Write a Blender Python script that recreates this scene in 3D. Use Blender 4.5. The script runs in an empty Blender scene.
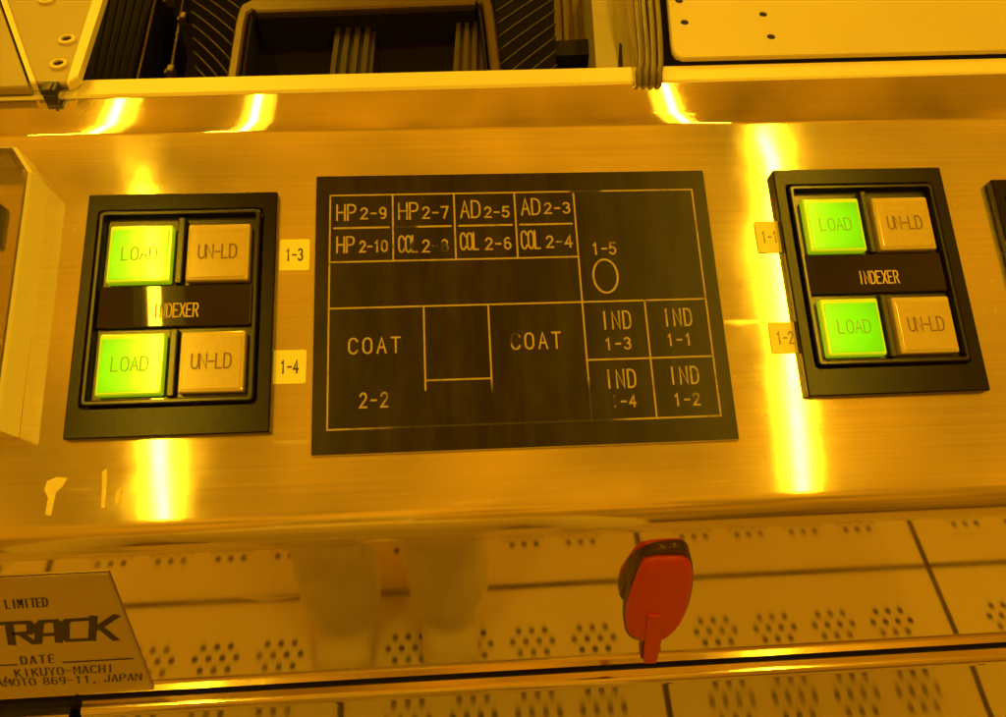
import bpy, bmesh, math, random
import numpy as np
from mathutils import Vector, Matrix

random.seed(7)
scene = bpy.context.scene
col = scene.collection

# ------------------------------------------------------------------ camera
TILT = math.radians(22.0)                      # slope of the control panel
CAM = np.array([0.14880730792777472, -0.2754525525150344, 0.22796047299684777])
ROT = np.array([[0.9972804441923842, 0.03105954369715505, -0.06683577168526926],
                [-0.06597980863022182, 0.7803298204292539, -0.6218778306082052],
                [0.03283870406334925, 0.6245964105677944, 0.7802569726835301]])
FOC = 800.0                                    # focal length for a 1006 px wide picture
cd = bpy.data.cameras.new("camera")
cam = bpy.data.objects.new("camera", cd)
col.objects.link(cam)
m4 = Matrix([list(ROT[i]) + [CAM[i]] for i in range(3)] + [[0, 0, 0, 1]])
cam.matrix_world = m4
cd.sensor_fit = 'HORIZONTAL'
cd.sensor_width = 36.0
cd.lens = 36.0 * FOC / 1006.0
cd.clip_start = 0.005
cd.clip_end = 50.0
scene.camera = cam

# ------------------------------------------------------------------ light
LIGHT = (1.0, 0.575, 0.0150)                     # yellow safelight tubes
TUBE_L = 145.0
AMB = (0.58, 0.202, 0.001)                     # amber room all round
w = bpy.data.worlds.new("World")
scene.world = w
w.use_nodes = True
bg = w.node_tree.nodes["Background"]
# the room: bright amber ceiling, darker walls, uneven from place to place
_wn, _wl = w.node_tree.nodes, w.node_tree.links
_tc = _wn.new("ShaderNodeTexCoord")
_sep = _wn.new("ShaderNodeSeparateXYZ")
_wl.new(_tc.outputs["Generated"], _sep.inputs[0])
_up = _wn.new("ShaderNodeMapRange")
_up.inputs[1].default_value = -0.15
_up.inputs[2].default_value = 0.75
_up.inputs[3].default_value = 0.42
_up.inputs[4].default_value = 1.0
_wl.new(_sep.outputs["Z"], _up.inputs[0])
_nz = _wn.new("ShaderNodeTexNoise")
_nz.inputs["Scale"].default_value = 5.0
_nz.inputs["Detail"].default_value = 3
_wl.new(_tc.outputs["Generated"], _nz.inputs["Vector"])
_nr = _wn.new("ShaderNodeMapRange")
_nr.inputs[1].default_value = 0.3
_nr.inputs[2].default_value = 0.7
_nr.inputs[3].default_value = 0.38
_nr.inputs[4].default_value = 1.60
_wl.new(_nz.outputs["Fac"], _nr.inputs[0])
_mu = _wn.new("ShaderNodeMath")
_mu.operation = 'MULTIPLY'
_wl.new(_up.outputs[0], _mu.inputs[0])
_wl.new(_nr.outputs[0], _mu.inputs[1])
_wl.new(_mu.outputs[0], bg.inputs[1])
bg.inputs[0].default_value = (*AMB, 1)
scene.view_settings.view_transform = 'Standard'
scene.view_settings.look = 'None'
scene.view_settings.exposure = 0.0
scene.view_settings.gamma = 1.0
scene.view_settings.use_curve_mapping = False
scene.cycles.max_bounces = 8
scene.cycles.glossy_bounces = 6
scene.cycles.transmission_bounces = 8

# ------------------------------------------------------------------ measuring helpers
ct, st = math.cos(TILT), math.sin(TILT)
PAN = np.array([[1, 0, 0], [0, ct, -st], [0, st, ct]])     # panel (u, v, n) -> world


def ray(x, y):
    d = ROT @ np.array([(x - 503) / FOC, -(y - 358.5) / FOC, -1.0])
    return d / np.linalg.norm(d)


def on_z(x, y, z):
    d = ray(x, y)
    return CAM + d * (z - CAM[2]) / d[2]


def on_y(x, y, yy):
    d = ray(x, y)
    return CAM + d * (yy - CAM[1]) / d[1]


def on_panel(x, y, n=0.0):
    N = PAN[:, 2]
    d = ray(x, y)
    q = CAM + d * (n - N @ CAM) / (N @ d)
    return PAN.T @ q


def on_plane(x, y, P, N):
    d = ray(x, y)
    return CAM + d * (N @ (P - CAM)) / (N @ d)


# ------------------------------------------------------------------ materials
def nt(name):
    m = bpy.data.materials.new(name)
    m.use_nodes = True
    return m, m.node_tree.nodes, m.node_tree.links, m.node_tree.nodes["Principled BSDF"]


def plain(name, c, rough=0.5, metal=0.0, var=0.12, scale=60.0, emit=None, es=0.0, bump=0.0, coat=0.0, spec=0.5):
    """paint, plastic or metal with a little procedural unevenness"""
    m, n, l, b = nt(name)
    tc = n.new("ShaderNodeTexCoord")
    nz = n.new("ShaderNodeTexNoise")
    nz.inputs["Scale"].default_value = scale
    nz.inputs["Detail"].default_value = 5
    l.new(tc.outputs["Object"], nz.inputs["Vector"])
    mx = n.new("ShaderNodeMix")
    mx.data_type = 'RGBA'
    mx.inputs[6].default_value = (*[v * (1 - var) for v in c], 1)
    mx.inputs[7].default_value = (*[min(1, v * (1 + var)) for v in c], 1)
    l.new(nz.outputs["Fac"], mx.inputs[0])
    l.new(mx.outputs[2], b.inputs["Base Color"])
    mr = n.new("ShaderNodeMapRange")
    mr.inputs[3].default_value = max(0.02, rough * 0.85)
    mr.inputs[4].default_value = min(1, rough * 1.15)
    l.new(nz.outputs["Fac"], mr.inputs[0])
    l.new(mr.outputs[0], b.inputs["Roughness"])
    b.inputs["Metallic"].default_value = metal
    b.inputs["Specular IOR Level"].default_value = spec
    b.inputs["Coat Weight"].default_value = coat
    b.inputs["Coat Roughness"].default_value = 0.06
    if emit:
        b.inputs["Emission Color"].default_value = (*emit, 1)
        b.inputs["Emission Strength"].default_value = es
    if bump:
        bp = n.new("ShaderNodeBump")
        bp.inputs["Strength"].default_value = bump
        bp.inputs["Distance"].default_value = 0.0006
        n2 = n.new("ShaderNodeTexNoise")
        n2.inputs["Scale"].default_value = 900
        l.new(tc.outputs["Object"], n2.inputs["Vector"])
        l.new(n2.outputs["Fac"], bp.inputs["Height"])
        l.new(bp.outputs[0], b.inputs["Normal"])
    return m


def steel(name, c, rough, aniso, brush, wave=0.0, smudge=0.3, tail=0.0, dust=False):
    """stainless sheet: grain lines along X, smudges, a slight wave in the sheet"""
    m, n, l, b = nt(name)
    b.inputs["Metallic"].default_value = 1.0
    b.inputs["Anisotropic"].default_value = aniso
    b.inputs["Anisotropic Rotation"].default_value = 0.25
    tc = n.new("ShaderNodeTexCoord")
    mp = n.new("ShaderNodeMapping")
    mp.inputs["Scale"].default_value = (6, 900, 900)
    l.new(tc.outputs["Object"], mp.inputs[0])
    g = n.new("ShaderNodeTexNoise")
    g.inputs["Scale"].default_value = 1.0
    g.inputs["Detail"].default_value = 6
    g.inputs["Roughness"].default_value = 0.7
    l.new(mp.outputs[0], g.inputs["Vector"])
    s = n.new("ShaderNodeTexNoise")
    s.inputs["Scale"].default_value = 22
    s.inputs["Detail"].default_value = 7
    s.inputs["Roughness"].default_value = 0.62
    l.new(tc.outputs["Object"], s.inputs["Vector"])
    # scratches: thin voronoi edges stretched at a slant
    mp2 = n.new("ShaderNodeMapping")
    mp2.inputs["Rotation"].default_value = (0, 0, 1.1)
    mp2.inputs["Scale"].default_value = (18, 210, 60)
    l.new(tc.outputs["Object"], mp2.inputs[0])
    v = n.new("ShaderNodeTexNoise")
    v.inputs["Scale"].default_value = 1.0
    v.inputs["Detail"].default_value = 2
    l.new(mp2.outputs[0], v.inputs["Vector"])
    rs = n.new("ShaderNodeMapRange")
    rs.inputs[1].default_value = 0.70
    rs.inputs[2].default_value = 0.78
    rs.inputs[3].default_value = 0.0
    rs.inputs[4].default_value = 0.10
    l.new(v.outputs["Fac"], rs.inputs[0])
    mr = n.new("ShaderNodeMapRange")
    mr.inputs[1].default_value = 0.3
    mr.inputs[2].default_value = 0.7
    mr.inputs[3].default_value = rough * (1 - smudge)
    mr.inputs[4].default_value = rough * (1 + smudge)
    l.new(s.outputs["Fac"], mr.inputs[0])
    ad = n.new("ShaderNodeMath")
    l.new(mr.outputs[0], ad.inputs[0])
    l.new(rs.outputs[0], ad.inputs[1])
    l.new(ad.outputs[0], b.inputs["Roughness"])
    mx = n.new("ShaderNodeMix")
    mx.data_type = 'RGBA'
    mx.inputs[6].default_value = (*[q * (1 - brush) for q in c], 1)
    mx.inputs[7].default_value = (*[min(1, q * (1 + brush)) for q in c], 1)
    l.new(g.outputs["Fac"], mx.inputs[0])
    l.new(mx.outputs[2], b.inputs["Base Color"])
    if tail:                             # real brushed steel: a sharp core with a wide soft skirt
        b2 = n.new("ShaderNodeBsdfAnisotropic")
        b2.inputs["Roughness"].default_value = 0.58
        b2.inputs["Anisotropy"].default_value = 0.0
        b2.inputs["Rotation"].default_value = 0.25
        l.new(mx.outputs[2], b2.inputs["Color"])
        ms = n.new("ShaderNodeMixShader")
        ms.inputs[0].default_value = tail
        l.new(b.outputs[0], ms.inputs[1])
        l.new(b2.outputs[0], ms.inputs[2])
        out = ms.outputs[0]
        if dust:                         # pale specks of dust and dried splashes
            vo = n.new("ShaderNodeTexVoronoi")
            vo.inputs["Scale"].default_value = 210
            l.new(tc.outputs["Object"], vo.inputs["Vector"])
            k1 = n.new("ShaderNodeMapRange")
            k1.inputs[1].default_value = 0.10
            k1.inputs[2].default_value = 0.20
            k1.inputs[3].default_value = 1.0
            k1.inputs[4].default_value = 0.0
            l.new(vo.outputs["Distance"], k1.inputs[0])
            ns = n.new("ShaderNodeTexNoise")
            ns.inputs["Scale"].default_value = 15
            ns.inputs["Detail"].default_value = 4
            l.new(tc.outputs["Object"], ns.inputs["Vector"])
            k2 = n.new("ShaderNodeMapRange")
            k2.inputs[1].default_value = 0.58
            k2.inputs[2].default_value = 0.66
            l.new(ns.outputs["Fac"], k2.inputs[0])
            kk = n.new("ShaderNodeMath")
            kk.operation = 'MULTIPLY'
            l.new(k1.outputs[0], kk.inputs[0])
            l.new(k2.outputs[0], kk.inputs[1])
            k3 = n.new("ShaderNodeMath")
            k3.operation = 'MULTIPLY_ADD'
            k3.inputs[1].default_value = 0.3
            sc_ = n.new("ShaderNodeMath")
            sc_.operation = 'MULTIPLY'
            sc_.inputs[1].default_value = 2.2
            l.new(rs.outputs[0], sc_.inputs[0])
            l.new(kk.outputs[0], k3.inputs[0])
            l.new(sc_.outputs[0], k3.inputs[2])
            df = n.new("ShaderNodeBsdfDiffuse")
            df.inputs["Color"].default_value = (0.75, 0.68, 0.5, 1)
            md = n.new("ShaderNodeMixShader")
            l.new(k3.outputs[0], md.inputs[0])
            l.new(out, md.inputs[1])
            l.new(df.outputs[0], md.inputs[2])
            out = md.outputs[0]
        l.new(out, n["Material Output"].inputs["Surface"])
    if aniso:
        tg = n.new("ShaderNodeTangent")
        tg.direction_type = 'UV_MAP'
        l.new(tg.outputs[0], b.inputs["Tangent"])
    if wave:
        bp = n.new("ShaderNodeBump")
        bp.inputs["Strength"].default_value = 1.0
        bp.inputs["Distance"].default_value = wave
        nw = n.new("ShaderNodeTexNoise")
        nw.inputs["Scale"].default_value = 9
        nw.inputs["Detail"].default_value = 1
        l.new(tc.outputs["Object"], nw.inputs["Vector"])
        l.new(nw.outputs["Fac"], bp.inputs["Height"])
        l.new(bp.outputs[0], b.inputs["Normal"])
    return m


def worn_paint(name, paint, under, spots, patchy=0.45):
    """engraved paint that is worn away in patches (spots: x, y, rx, ry in the thing's own metres)"""
    m, n, l, b = nt(name)
    tc = n.new("ShaderNodeTexCoord")
    nz = n.new("ShaderNodeTexNoise")
    nz.inputs["Scale"].default_value = 130
    nz.inputs["Detail"].default_value = 4
    nz.inputs["Roughness"].default_value = 0.65
    l.new(tc.outputs["Object"], nz.inputs["Vector"])
    val = None
    base = n.new("ShaderNodeMapRange")
    base.inputs[1].default_value = patchy - 0.14
    base.inputs[2].default_value = patchy + 0.02
    base.inputs[3].default_value = 0.25
    base.inputs[4].default_value = 1.0
    l.new(nz.outputs["Fac"], base.inputs[0])
    val = base.outputs[0]
    for (x, y, rx, ry) in spots:
        mp = n.new("ShaderNodeMapping")
        mp.vector_type = 'POINT'
        mp.inputs["Location"].default_value = (-x / rx, -y / ry, 0)
        mp.inputs["Scale"].default_value = (1 / rx, 1 / ry, 0)
        l.new(tc.outputs["Object"], mp.inputs[0])
        ln = n.new("ShaderNodeVectorMath")
        ln.operation = 'LENGTH'
        l.new(mp.outputs[0], ln.inputs[0])
        a = n.new("ShaderNodeMath")
        a.operation = 'MULTIPLY_ADD'
        a.inputs[1].default_value = 0.5
        l.new(nz.outputs["Fac"], a.inputs[0])
        l.new(ln.outputs["Value"], a.inputs[2])
        r = n.new("ShaderNodeMapRange")
        r.inputs[1].default_value = 1.05
        r.inputs[2].default_value = 1.35
        l.new(a.outputs[0], r.inputs[0])
        mu = n.new("ShaderNodeMath")
        mu.operation = 'MULTIPLY'
        l.new(val, mu.inputs[0])
        l.new(r.outputs[0], mu.inputs[1])
        val = mu.outputs[0]
    mx = n.new("ShaderNodeMix")
    mx.data_type = 'RGBA'
    mx.inputs[6].default_value = (*under, 1)
    mx.inputs[7].default_value = (*paint, 1)
    l.new(val, mx.inputs[0])
    l.new(mx.outputs[2], b.inputs["Base Color"])
    b.inputs["Roughness"].default_value = 0.5
    return m


M = {}
M['steel'] = steel('brushed_stainless_steel', (0.80, 0.72, 0.58), 0.105, 0.94, 0.20, smudge=0.35, tail=0.15, dust=True)
M['lip'] = steel('smooth_steel_lip', (0.80, 0.72, 0.58), 0.035, 0.9, 0.14, smudge=0.2, tail=0.05, dust=True)
M['polished'] = steel('polished_stainless_steel', (0.88, 0.80, 0.66), 0.045, 0.0, 0.03, wave=0.00005)
M['dull'] = steel('dull_stainless_steel', (0.66, 0.59, 0.46), 0.055, 0.0, 0.05, wave=0.0001)
M['chrome'] = steel('rolled_steel_edge', (0.82, 0.74, 0.6), 0.11, 0.0, 0.12, wave=0.0006)
M['cream'] = plain('cream_enamel', (0.80, 0.74, 0.56), 0.35, var=0.06, scale=40)
M['cream2'] = plain('aged_cream_enamel', (0.36, 0.29, 0.19), 0.38, var=0.16, scale=30)
M['cream3'] = plain('dulled_cream_enamel', (0.60, 0.53, 0.36), 0.40, var=0.10, scale=16)
M['beige'] = plain('beige_enamel', (0.34, 0.30, 0.22), 0.45, var=0.1)
M['black'] = plain('black_plastic', (0.020, 0.016, 0.012), 0.42, var=0.3, bump=0.08)
M['bezel'] = plain('dark_brown_bezel_plastic', (0.008, 0.004, 0.002), 0.24, var=0.4, scale=220, bump=0.05, spec=0.2)
M['gloss'] = plain('glossy_black_plastic', (0.016, 0.012, 0.009), 0.025, var=0.3)
M['socket'] = plain('satin_black_plastic', (0.010, 0.008, 0.006), 0.22, var=0.3)
M['void'] = plain('matt_black_paint', (0.006, 0.004, 0.003), 0.8, var=0.3, spec=0.2)
M['rubber'] = plain('black_rubber_cloth', (0.007, 0.005, 0.004), 0.6, var=0.3, spec=0.25)
M['rubber_edge'] = plain('rubber_edge_highlight', (0.035, 0.024, 0.013), 0.5, var=0.3)  # pleat ridges coloured lighter as a painted highlight
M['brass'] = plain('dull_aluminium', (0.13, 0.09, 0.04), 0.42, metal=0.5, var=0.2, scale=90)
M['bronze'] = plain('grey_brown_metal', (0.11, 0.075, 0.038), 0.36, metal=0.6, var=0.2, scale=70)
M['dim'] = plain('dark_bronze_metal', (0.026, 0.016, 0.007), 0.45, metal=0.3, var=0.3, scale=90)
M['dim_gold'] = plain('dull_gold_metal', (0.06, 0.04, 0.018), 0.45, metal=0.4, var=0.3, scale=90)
M['cable'] = plain('grey_cable_sheath', (0.15, 0.12, 0.08), 0.25, var=0.2)
M['hole'] = plain('dark_hole', (0.012, 0.007, 0.004), 0.8)
M['rim'] = plain('pale_rim', (0.75, 0.68, 0.5), 0.4)
M['red'] = plain('red_plastic', (0.52, 0.045, 0.014), 0.42, var=0.12, scale=120)
M['red_dark'] = plain('dark_red_plastic', (0.16, 0.012, 0.006), 0.5)
M['paper'] = plain('cream_paper_label', (0.86, 0.86, 0.36), 0.55, var=0.05)
M['ink'] = plain('dark_ink', (0.035, 0.026, 0.016), 0.6)
M['ink_washed'] = plain('glare_washed_ink', (0.34, 0.25, 0.12), 0.6, var=0.4, scale=500)  # ink lightened in its colour to look washed out by the streak
M['plate'] = plain('engraved_plate_black', (0.013, 0.007, 0.003), 0.34, var=0.4, scale=90, spec=0.25)
# rubbed, dusty film on the engraved plate: upright smears
_m = M['plate'].node_tree
_tc = _m.nodes.new("ShaderNodeTexCoord")
_mp = _m.nodes.new("ShaderNodeMapping")
_mp.inputs["Scale"].default_value = (85, 16, 16)
_nz = _m.nodes.new("ShaderNodeTexNoise")
_nz.inputs["Scale"].default_value = 1.0
_nz.inputs["Detail"].default_value = 6
_nz.inputs["Roughness"].default_value = 0.65
_mr = _m.nodes.new("ShaderNodeMapRange")
_mr.inputs[1].default_value = 0.42
_mr.inputs[2].default_value = 0.78
_mr.inputs[3].default_value = 0.0
_mr.inputs[4].default_value = 0.055
_mx = _m.nodes.new("ShaderNodeMix")
_mx.data_type = 'RGBA'
_mx.inputs[7].default_value = (0.5, 0.4, 0.26, 1)
_b = _m.nodes["Principled BSDF"]
_old = _b.inputs["Base Color"].links[0].from_socket
_m.links.new(_tc.outputs["Object"], _mp.inputs[0])
_m.links.new(_mp.outputs[0], _nz.inputs["Vector"])
_m.links.new(_nz.outputs["Fac"], _mr.inputs[0])
_m.links.new(_mr.outputs[0], _mx.inputs[0])
_m.links.new(_old, _mx.inputs[6])
_m.links.new(_mx.outputs[2], _b.inputs["Base Color"])
M['ply'] = plain('cream_plate_edge', (0.5, 0.42, 0.28), 0.5)
M['name'] = plain('satin_nameplate_metal', (0.55, 0.47, 0.34), 0.34, metal=0.55, var=0.06, scale=50)
M['lens_on'] = plain('lit_clear_lens', (0.55, 0.60, 0.20), 0.12, emit=(0.24, 0.52, 0.0), es=0.70, var=0.1, coat=0.6)
M['green'] = plain('lit_green_legend', (0.10, 0.45, 0.02), 0.15, emit=(0.09, 0.78, 0.0), es=0.85, var=0.08, coat=0.8)
# the lamp sits behind the middle of the legend: brighter there, dimmer to the corners
_m = M['green'].node_tree
_tc = _m.nodes.new("ShaderNodeTexCoord")
_vm = _m.nodes.new("ShaderNodeVectorMath")
_vm.operation = 'DISTANCE'
_vm.inputs[1].default_value = (.42, .48, .5)
_mr = _m.nodes.new("ShaderNodeMapRange")
_mr.inputs[1].default_value = 0.0
_mr.inputs[2].default_value = 0.85
_mr.inputs[3].default_value = 1.15
_mr.inputs[4].default_value = 0.50
_m.links.new(_tc.outputs["Generated"], _vm.inputs[0])
_m.links.new(_vm.outputs["Value"], _mr.inputs[0])
_m.links.new(_mr.outputs[0], _m.nodes["Principled BSDF"].inputs["Emission Strength"])
M['green_ink'] = plain('legend_ink_on_green', (0.06, 0.16, 0.01), 0.3, emit=(0.08, 0.34, 0.0), es=0.8)
M['lens_off'] = plain('clear_lens_over_white', (0.60, 0.50, 0.22), 0.12, var=0.06, coat=0.6)
M['amber'] = plain('unlit_white_legend', (0.52, 0.41, 0.14), 0.2, var=0.12, scale=400, coat=0.6)
M['amber_ink'] = plain('legend_ink_on_white', (0.15, 0.085, 0.025), 0.4, var=0.3, scale=600)
M['legend'] = worn_paint('worn_cream_engraving', (0.62, 0.50, 0.30), (0.020, 0.011, 0.005), [], 0.40)
M['floor'] = plain('cream_floor_tile', (0.72, 0.64, 0.47), 0.45, var=0.06, scale=9)
M['gap'] = plain('dark_tile_joint', (0.10, 0.07, 0.03), 0.8)
M['suit'] = plain('cream_suit_cloth', (0.76, 0.68, 0.48), 0.8, var=0.08, scale=14)
M['suit'].node_tree.nodes['Principled BSDF'].inputs['Sheen Weight'].default_value = 0.7
M['pan'] = plain('grey_lamp_housing', (0.02, 0.018, 0.016), 0.6, var=0.03)
M['residue'] = plain('dried_tape_glue', (0.78, 0.70, 0.42), 0.6, var=0.2, scale=300)

tm, tn, tl, tb = nt('yellow_fluorescent_tube')
tb.inputs["Base Color"].default_value = (0.9, 0.8, 0.5, 1)
tb.inputs["Emission Color"].default_value = (*LIGHT, 1)
tb.inputs["Emission Strength"].default_value = TUBE_L
M['tube'] = tm

gm, gn, gl, gb = nt('clear_acrylic')
gb.inputs["Base Color"].default_value = (0.97, 0.96, 0.9, 1)
gb.inputs["Roughness"].default_value = 0.06
gb.inputs["IOR"].default_value = 1.49
gb.inputs["Transmission Weight"].default_value = 1.0
M['acrylic'] = gm


em, en, el, eb = nt('acrylic_edge_glint')  # pale yellow colour paints the lamp reflection along the guard walls
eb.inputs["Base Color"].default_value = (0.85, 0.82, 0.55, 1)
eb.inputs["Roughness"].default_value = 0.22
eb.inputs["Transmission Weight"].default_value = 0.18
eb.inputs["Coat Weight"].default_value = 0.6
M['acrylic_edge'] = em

# ------------------------------------------------------------------ mesh helpers
class MB:
    """collects shapes into ONE mesh; every shape carries a material slot"""

    def __init__(self):
        self.v, self.f, self.mi, self.sm = [], [], [], []

    def add(self, vs, fs, mi=0, smooth=False):
        o = len(self.v)
        self.v += [tuple(map(float, q)) for q in vs]
        self.f += [tuple(o + i for i in f) for f in fs]
        self.mi += [mi] * len(fs)
        self.sm += [smooth] * len(fs)

    def box(self, c, s, mi=0, bev=0.0, rot=None, seg=2):
        bm = bmesh.new()
        bmesh.ops.create_cube(bm, size=1.0)
        bmesh.ops.scale(bm, vec=s, verts=bm.verts)
        if bev:
            bmesh.ops.bevel(bm, geom=list(bm.edges), offset=bev, segments=seg, profile=0.5, affect='EDGES')
        if rot is not None:
            bmesh.ops.transform(bm, matrix=rot.to_4x4(), verts=bm.verts)
        bmesh.ops.translate(bm, vec=c, verts=bm.verts)
        self.add_bm(bm, mi)

    def add_bm(self, bm, mi=0, smooth=False):
        bm.verts.index_update()
        self.add([q.co[:] for q in bm.verts], [[q.index for q in f.verts] for f in bm.faces], mi, smooth)
        bm.free()

    def loft(self, loops, mi=0, cap0=False, cap1=False, smooth=False, closed=True, flip=False):
        k = len(loops[0])
        vs = [q for lp in loops for q in lp]
        fs = []
        for a in range(len(loops) - 1):
            for i in range(k if closed else k - 1):
                j = (i + 1) % k
                f = (a * k + i, a * k + j, (a + 1) * k + j, (a + 1) * k + i)
                fs.append(f[::-1] if flip else f)
        if cap0:
            fs.append(tuple(range(k))[::-1])
        if cap1:
            o = (len(loops) - 1) * k
            fs.append(tuple(o + i for i in range(k)))
        self.add(vs, fs, mi, smooth)

    def tube(self, pts, r, mi=0, k=12, smooth=True):
        pts = [Vector(q) for q in pts]
        loops = []
        up = None
        for i, q in enumerate(pts):
            t = (pts[min(i + 1, len(pts) - 1)] - pts[max(i - 1, 0)]).normalized()
            if up is None:
                up = Vector((0, 0, 1)) if abs(t.z) < 0.9 else Vector((0, 1, 0))
            n1 = (up - t * up.dot(t)).normalized()
            up = n1
            n2 = t.cross(n1)
            rr = r[i] if isinstance(r, (list, tuple)) else r
            loops.append([q + (n1 * math.cos(2 * math.pi * a / k) + n2 * math.sin(2 * math.pi * a / k)) * rr for a in range(k)])
        self.loft(loops, mi, True, True, smooth)

    def prism(self, outline, a, b, mi=0, mi_side=None, bev=0.0):
        """outline: 2D points (counter-clockwise); a, b: functions of (x, y) giving 3D bottom and top points"""
        lo = [a(*q) for q in outline]
        hi = [b(*q) for q in outline]
        k = len(outline)
        self.add(lo + hi, [tuple(range(k))[::-1]], mi if mi_side is None else mi_side)
        self.add(hi, [tuple(range(k))], mi)
        self.add(lo + hi, [(i, (i + 1) % k, k + (i + 1) % k, k + i) for i in range(k)], mi if mi_side is None else mi_side)

    def build(self, name, mats, parent=None, weld=True):
        me = bpy.data.meshes.new(name)
        me.from_pydata(self.v, [], self.f)
        for q in mats:
            me.materials.append(q)
        for i, p in enumerate(me.polygons):
            p.material_index = self.mi[i]
            p.use_smooth = self.sm[i]
        if weld:
            bm = bmesh.new()
            bm.from_mesh(me)
            bmesh.ops.remove_doubles(bm, verts=bm.verts, dist=1e-6)
            bmesh.ops.recalc_face_normals(bm, faces=bm.faces)
            bm.to_mesh(me)
            bm.free()
        me.update()
        o = bpy.data.objects.new(name, me)
        col.objects.link(o)
        if parent:
            o.parent = parent
        return o


def thing(name, label, cat, loc=(0, 0, 0), rot=(0, 0, 0), group=None):
    o = bpy.data.objects.new(name, None)
    o.empty_display_size = 0.02
    col.objects.link(o)
    o.location = loc
    o.rotation_euler = rot
    return tag(o, label, cat, group)


def tag(o, label, cat, group=None):
    o["label"] = label
    o["category"] = cat
    if group:
        o["group"] = group
    return o


def rrect(x0, y0, x1, y1, r, z, seg=4):
    """rounded rectangle loop, counter-clockwise"""
    out = []
    for cx, cy, a0 in ((x1 - r, y0 + r, -90), (x1 - r, y1 - r, 0), (x0 + r, y1 - r, 90), (x0 + r, y0 + r, 180)):
        for i in range(seg + 1):
            a = math.radians(a0 + 90 * i / seg)
            out.append((cx + r * math.cos(a), cy + r * math.sin(a), z))
    return out


# ------------------------------------------------------------------ single-stroke lettering
def arc(cx, cy, rx, ry, a0, a1, n=10):
    return [(cx + rx * math.cos(math.radians(a0 + (a1 - a0) * i / n)), cy + ry * math.sin(math.radians(a0 + (a1 - a0) * i / n))) for i in range(n + 1)]


O_ = arc(.3, .68, .3, .32, 0, 180) + arc(.3, .32, .3, .32, 180, 360) + [(.6, .68)]
FONT = {
    'A': [[(0, 0), (.3, 1), (.6, 0)], [(.11, .36), (.49, .36)]],
    'B': [[(0, 0), (0, 1), (.35, 1)] + arc(.35, .76, .22, .24, 90, -90, 6) + [(.0, .52)], [(.35, .52)] + arc(.36, .26, .24, .26, 90, -90, 6) + [(0, 0)]],
    'C': [arc(.3, .7, .3, .3, 20, 180) + arc(.3, .3, .3, .3, 180, 340)],
    'D': [[(0, 0), (0, 1), (.25, 1)] + arc(.25, .65, .35, .35, 90, 0, 6) + arc(.25, .35, .35, .35, 0, -90, 6) + [(0, 0)]],
    'E': [[(.55, 1), (0, 1), (0, 0), (.55, 0)], [(0, .52), (.45, .52)]],
    'H': [[(0, 0), (0, 1)], [(.6, 0), (.6, 1)], [(0, .5), (.6, .5)]],
    'I': [[(.3, 0), (.3, 1)]],
    'J': [[(.55, 1), (.55, .28)] + arc(.3, .28, .25, .28, 0, -180, 8)],
    'K': [[(0, 0), (0, 1)], [(.58, 1), (.02, .45)], [(.2, .62), (.6, 0)]],
    'L': [[(0, 1), (0, 0), (.5, 0)]],
    'M': [[(0, 0), (0, 1), (.3, .35), (.6, 1), (.6, 0)]],
    'N': [[(0, 0), (0, 1), (.6, 0), (.6, 1)]],
    'O': [O_],
    'P': [[(0, 0), (0, 1), (.33, 1)] + arc(.33, .74, .26, .26, 90, -90, 8) + [(0, .48)]],
    'R': [[(0, 0), (0, 1), (.33, 1)] + arc(.33, .75, .25, .25, 90, -90, 8) + [(0, .5)], [(.3, .5), (.6, 0)]],
    'S': [arc(.3, .75, .28, .25, 20, 250, 8) + arc(.3, .26, .3, .26, 80, -160, 8)],
    'T': [[(0, 1), (.6, 1)], [(.3, 1), (.3, 0)]],
    'U': [[(0, 1), (0, .3)] + arc(.3, .3, .3, .3, 180, 360, 8) + [(.6, 1)]],
    'X': [[(0, 0), (.6, 1)], [(0, 1), (.6, 0)]],
    'Y': [[(0, 1), (.3, .5), (.6, 1)], [(.3, .5), (.3, 0)]],
    '0': [O_],
    '1': [[(.14, .8), (.32, 1), (.32, 0)]],
    '2': [arc(.3, .72, .28, .28, 165, -25, 8) + [(0, 0), (.6, 0)]],
    '3': [arc(.27, .76, .27, .24, 150, -80, 8), arc(.27, .27, .31, .27, 80, -150, 8)],
    '4': [[(.45, 0), (.45, 1), (0, .3), (.62, .3)]],
    '5': [[(.55, 1), (.08, 1), (.04, .56)] + arc(.27, .31, .32, .31, 115, -150, 9)],
    '6': [arc(.32, .6, .3, .4, 60, 180, 7) + arc(.3, .3, .28, .3, 180, -180, 12)],
    '7': [[(0, 1), (.6, 1), (.22, 0)]],
    '8': [arc(.3, .75, .25, .25, -90, 270, 14), arc(.3, .26, .3, .26, 90, 450, 14)],
    '9': [arc(.3, .7, .28, .3, 0, 360, 14), arc(.28, .4, .3, .4, 0, -110, 7)],
    '-': [[(.08, .48), (.52, .48)]],
    '.': [[(.25, .0), (.25, .08)]],
    ',': [[(.28, .1), (.18, -.14)]],
    ' ': [],
    # heavy squared letters of the big word on the nameplate
    't': [[(-.06, .92), (.72, .92)], [(.33, .92), (.33, 0)]],
    'r': [[(.06, 0), (.06, .92), (.60, .92), (.66, .82), (.66, .55), (.60, .45), (.22, .45)], [(.34, .45), (.72, -.02)]],
    'a': [[(.04, 0), (.12, .80), (.20, .92), (.58, .92), (.64, .82), (.66, 0)], [(.12, .34), (.62, .34)]],
    'c': [[(.72, .92), (.14, .92), (.06, .82), (.06, .10), (.14, .02), (.74, .02)]],
    'k': [[(.06, 0), (.06, 1.0)], [(.70, 1.0), (.18, .50)], [(.30, .52), (.76, -.04)]],
}
_zc = [0]


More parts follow.
